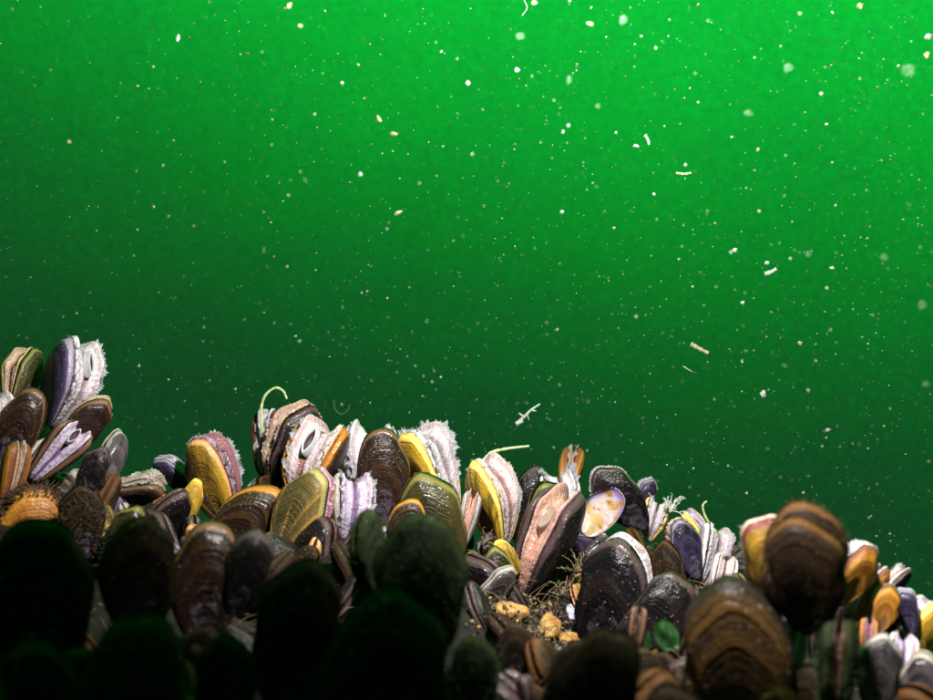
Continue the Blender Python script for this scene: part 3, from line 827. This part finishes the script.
def thread(name, pts, d, r0, r1, mat, label, cat, dz=0):
    p = spline([P(a, b, d + dz * i) for i, (a, b) in enumerate(pts)], 8); c = p[0].copy(); n = len(p); v = []; f = []
    for q in p: q -= c
    tube(v, f, p, [(r0 + (r1 - r0) * i / (n - 1)) * (1 + .7 * mnoise.noise((i * .6, r0 * 1e4, 3))) for i in range(n)], 6)
    o = obj(name, mesh(name, v, f, (mat,))); o.location = c; tag(o, label, cat); return o


thread('algal_thread', [(263, 436), (261, 412), (265, 396), (275, 388), (283, 391), (287, 399)], .44, .0009, .0006, M_STRAND, 'curled pale green thread rising from the crest at centre left', 'algal thread')
thread('algal_thread', [(334, 400), (335, 409), (341, 414), (347, 411), (350, 404)], .46, .0006, .0005, M_SNOW_F, 'faint U shaped thread drifting just above the crest', 'algal thread')
thread('algal_thread', [(482, 462), (491, 453), (505, 449), (529, 446)], .42, .0011, .0006, M_STRAND, 'straight pale thread sticking out right from the bright yellow mussel', 'algal thread')
thread('algal_thread', [(716, 532), (709, 523), (704, 513), (703, 505), (707, 501)], .42, .0008, .0005, M_STRAND, 'short hooked thread on the falling crest left of the amber mussel', 'algal thread')
thread('drifting_fibre', [(691, 344), (698, 348), (708, 353)], .40, .0012, .0009, M_SNOW_T, 'thick cream rod adrift in the middle right of the water', 'drifting fibre')
thread('drifting_fibre', [(765, 274), (771, 272), (776, 269)], .40, .0012, .0008, M_SNOW, 'short white rod adrift under the pair of bright specks at right', 'drifting fibre')
thread('drifting_fibre', [(676, 173), (684, 174), (691, 173)], .42, .0006, .0006, M_STRAND, 'thin pale straight fibre floating high right of centre', 'drifting fibre')
thread('drifting_fibre', [(683, 366), (691, 371), (697, 373)], .42, .0003, .0003, M_SNOW, 'hair thin fibre under the thick cream rod', 'drifting fibre')
thread('drifting_fibre', [(524, 0), (527, 8), (522, 16)], .42, .0004, .0003, M_SNOW, 'hair thin wavy fibre at the top edge', 'drifting fibre')
thread('drifting_fibre', [(645, 135), (648, 140), (649, 145)], .40, .0008, .0006, M_SNOW, 'upright stub of a fibre beside a white flake right of centre', 'drifting fibre')

# twig of floating debris
v = []; f = []; b0 = P(522, 420, .41)
for pts, r in (([(516, 424), (524, 417), (531, 410), (540, 404)], .0009), ([(524, 417), (519, 413)], .0006), ([(531, 410), (536, 411)], .0006), ([(516, 424), (523, 421)], .0012), ([(527, 414), (529, 420)], .0005)):
    p = [P(a, b, .41 + .001 * i) - b0 for i, (a, b) in enumerate(pts)]; p = spline(p, 5)
    tube(v, f, p, [r * (1 - .5 * i / len(p)) for i in range(len(p))], 6)
o = obj('drifting_twig', mesh('drifting_twig', v, f, (M_SNOW,))); o.location = b0; tag(o, 'branched pale twig of debris floating just above the crest', 'drifting debris')


def alga(px, py, d, w_, h_, label, seed, ang=0):
    v = []; f = []; n, m = 12, 10; b = P(px, py, d); th = .0003
    for side in (0, 1):
        for j in range(m):
            for i in range(n):
                u = i / (n - 1) * 2 - 1; q = j / (m - 1); ww = w_ * (.25 + .75 * math.sin(math.pi * (q * .8 + .12))) * .5
                x = u * ww * (1 + .2 * mnoise.noise((q * 5, seed, 1))); z = q * h_ + .1 * h_ * mnoise.noise((u * 3, seed, 4))
                y = .09 * w_ * math.sin(u * 3 + q * 4 + seed) + .1 * w_ * mnoise.noise((u * 3, q * 4, seed)) + side * th
                c, s = math.cos(ang), math.sin(ang); v.append(V3((x * c - z * s, y, x * s + z * c)))
    K = n * m
    for j in range(m - 1):
        for i in range(n - 1):
            q = (j * n + i, j * n + i + 1, (j + 1) * n + i + 1, (j + 1) * n + i); f.append(q); f.append(tuple(a + K for a in q[::-1]))
    ed = [i for i in range(n)] + [j * n + n - 1 for j in range(1, m)] + [(m - 1) * n + i for i in range(n - 2, -1, -1)] + [j * n for j in range(m - 2, 0, -1)]
    for a, b_ in zip(ed, ed[1:] + ed[:1]): f.append((a, b_, b_ + K, a + K))
    o = obj('sea_lettuce', mesh('sea_lettuce', v, f, (M_ALGA,))); o.location = b; tag(o, label, 'seaweed')


alga(672, 650, .262, .008, .010, 'green scrap of sea lettuce below the glossy black mussel', 2, .3)
alga(640, 652, .28, .007, .008, 'small green seaweed scrap left of the larger sea lettuce', 5, -.2)

# ------------------------------------------------------------------ marine snow
SN = []
for s in range(10):
    st = (1, rng.uniform(.7, 1), rng.uniform(.7, 1.1)); SN.append(blob(1, s + 20, 3, st, .7))
SM = {}


def snow_mesh(i, mat):
    if (i, mat.name) not in SM: SM[i, mat.name] = mesh('snow_flake', *SN[i], (mat,))
    return SM[i, mat.name]


def flake(px, py, d, rpx, mat, label, st=(1, 1, 1), ang=0.0, group=None):
    o = obj('snow_flake', snow_mesh(rng.randrange(10), mat)); r = rpx * (.70 if mat is M_SNOW_F else .56) / FPX * d
    o.location = P(px, py, d); o.scale = (r * st[0], r * st[1], r * st[2]); o.rotation_euler = (PITCH, ang, 0)
    tag(o, label, 'marine snow', group); return o


NAMED = [  # px, py, d, radius px, material, stretch, angle, label
    (69, 142, .30, 3.6, M_SNOW_T, (1, 1, 1.1), 0, 'golden flake alone in the upper left water'),
    (300, 26, .28, 3.6, M_SNOW_T, (1, 1, 1), 0, 'warm white round flake near the top left of centre'),
    (289, 6, .26, 4.5, M_SNOW_T, (.8, 1, 1.3), .6, 'blurred yellowish flake touching the top edge left of centre'),
    (178, 38, .30, 3.2, M_SNOW, (.7, 1, 1.6), .2, 'upright oval white flake in the upper left water'),
    (305, 180, .40, 4.2, M_SNOW_F, (.6, 1, 1.4), -.6, 'leaf shaped greenish flake left of centre'),
    (379, 119, .28, 3.8, M_SNOW_T, (.6, 1, 1.8), -.5, 'upper of two tan curved flakes left of centre'),
    (394, 134, .28, 3.8, M_SNOW_T, (1.7, 1, .7), .25, 'lower of two tan curved flakes left of centre'),
    (398, 213, .30, 4.2, M_SNOW_T, (1.7, 1, .7), -.5, 'oblong tan flake in the middle of the water'),
    (264, 250, .42, 4.0, M_SNOW_F, (.7, 1, 1.5), .1, 'grey green upright flake in the left middle water'),
    (427, 321, .40, 3.6, M_SNOW_F, (.8, 1, 1.2), .3, 'pale green flake above the centre of the crest'),
    (562, 212, .36, 3.4, M_SNOW, (1, 1, 1), 0, 'bright pinkish white flake at centre right'),
    (563, 132, .34, 3.2, M_SNOW, (.8, 1, 1.2), 0, 'bright white flake high right of centre'),
    (614, 228, .42, 2.6, M_SNOW, (1, 1, 1), 0, 'small crisp white flake left of the paired specks'),
    (636, 146, .40, 3.8, M_SNOW, (1.4, 1, .7), .4, 'white flake lying beside an upright fibre stub'),
    (763, 394, .40, 6.0, M_SNOW, (.9, 1, 1.2), .3, 'large ragged white clump low at the right, over the amber mussel'),
    (735, 250, .36, 4.0, M_SNOW, (1, 1, 1), 0, 'brighter upper speck of a close pair at right'),
    (767, 263, .34, 3.6, M_SNOW, (1, 1, 1), 0, 'round white speck right above the short white rod'),
    (832, 268, .36, 3.4, M_SNOW, (1.4, 1, .8), 0, 'white flake at the right middle of the water'),
    (800, 343, .42, 3.2, M_SNOW_T, (1, 1, 1.2), .5, 'cream flake at right above the ragged clump'),
    (828, 430, .42, 3.2, M_SNOW, (1.4, 1, .8), -.2, 'small white wedge low at the right'),
    (860, 6, .24, 4.8, M_SNOW_T, (1, 1, 1), 0, 'blurred cream flake at the top edge right'),
    (928, 37, .27, 6.0, M_SNOW, (1, 1, 1), 0, 'largest blurred white flake at the right picture edge'),
    (927, 55, .27, 5.0, M_SNOW_T, (1, 1, 1), 0, 'blurred cream flake under the largest one at the right edge'),
    (908, 70, .25, 7.0, M_SNOW_F, (1, 1, 1.2), 0, 'big faint green blob near the upper right corner'),
    (788, 68, .26, 5.0, M_SNOW_F, (1.2, 1, 1), 0, 'faint blurred green flake in the upper right water'),
    (748, 113, .26, 4.6, M_SNOW_F, (1.4, 1, .8), 0, 'faint wide flake high at the right'),
    (922, 305, .24, 5.0, M_SNOW_F, (1, 1, 1), 0, 'blurred greenish flake at the right edge, middle height'),
    (926, 384, .24, 4.2, M_SNOW_F, (1, 1, 1), 0, 'blurred greenish flake at the right edge, low'),
    (884, 257, .24, 4.8, M_SNOW_F, (1, 1, 1), 0, 'blurred green flake right of the white middle right one'),
    (808, 254, .26, 4.0, M_SNOW_F, (1, 1, 1), 0, 'soft green speck left of the white middle right flake'),
    (590, 24, .28, 4.2, M_SNOW_T, (1.5, 1, .8), .3, 'oblong cream flake near the top, right of centre'),
    (520, 36, .26, 4.6, M_SNOW_F, (1, 1, 1), 0, 'soft pale blob near the top centre'),
    (517, 70, .28, 4.0, M_SNOW, (1, 1, 1), 0, 'soft white flake below the pale blob at top centre'),
    (534, 3, .28, 4.0, M_SNOW_T, (1.2, 1, .9), 0, 'pinkish flake beside the wavy fibre at the top edge'),
    (569, 80, .26, 3.8, M_SNOW_F, (.8, 1, 1.3), 0, 'soft oval flake high right of centre'),
    (598, 106, .28, 3.6, M_SNOW_F, (1, 1, 1), 0, 'soft teal flake below the oblong cream one'),
    (468, 83, .32, 3.2, M_SNOW, (1, 1, 1.1), 0, 'bright white flake in the upper middle'),
    (342, 83, .32, 3.0, M_SNOW, (1, 1, .9), 0, 'bright white flake upper left of centre'),
    (623, 20, .24, 5.0, M_SNOW_F, (1, 1, 1), 0, 'soft pale green blob near the top right of centre'),
]
for px, py, d, r, m, st, an, lab in NAMED: flake(px, py, max(d, .25 if m is M_SNOW_F else .35 if px > 640 else .30), r, m, lab, st, an)
rs = random.Random(77)


def dens_px():
    while True:
        px, py = rs.uniform(-20, 955), rs.uniform(-20, 690)
        if py > sky_y(px) - 6: continue
        if rs.random() < .35 + .65 * max(px, 0) / 933: return px, py


for _ in range(255):
    px, py = dens_px(); d = rs.choice([.3, .33, .36, .42, .5, .6]) * rs.uniform(.92, 1.08)
    r = min(.55 + rs.expovariate(1 / .6), 2.8); m = rs.choice([M_SNOW, M_SNOW, M_SNOW_F, M_SNOW_F, M_SNOW_T])
    flake(px, py, d, r, m, 'tiny pale speck of marine snow adrift in the green water', (rs.uniform(.7, 1.6), 1, rs.uniform(.7, 1.2)), rs.uniform(-1, 1), 'tiny specks of marine snow')
v = []; f = []
T8 = [V3((0, 0, 1)), V3((.94, 0, -.33)), V3((-.47, .82, -.33)), V3((-.47, -.82, -.33))]
TF = [(0, 1, 2), (0, 2, 3), (0, 3, 1), (1, 3, 2)]
mi = []
for kk in range(11000):  # drifting specks first, then faint ones added to imitate grain
    px, py = dens_px() if kk < 3400 else (rs.uniform(-20, 955), rs.uniform(-20, 690)); d = rs.uniform(.25, .9)
    if py > sky_y(px) - 6: continue
    r = ((.40 + rs.expovariate(1 / .32)) if kk < 3400 else rs.uniform(.3, .62)) / FPX * d; c0 = P(px, py, d)
    q = Quaternion((rs.gauss(0, 1), rs.gauss(0, 1), rs.gauss(0, 1), rs.gauss(0, 1))).normalized(); i0 = len(v)
    v += [c0 + (q @ a) * r for a in T8]; f += [tuple(i + i0 for i in a) for a in TF]; mi += [0 if kk < 3400 else rs.choice([1, 2])] * 4
o = obj('snow_specks_and_grain', mesh('snow_specks_and_grain', v, f, (M_SNOW, M_GRAIN, M_GRAIN_DARK), True, None, mi)); o['kind'] = 'stuff'
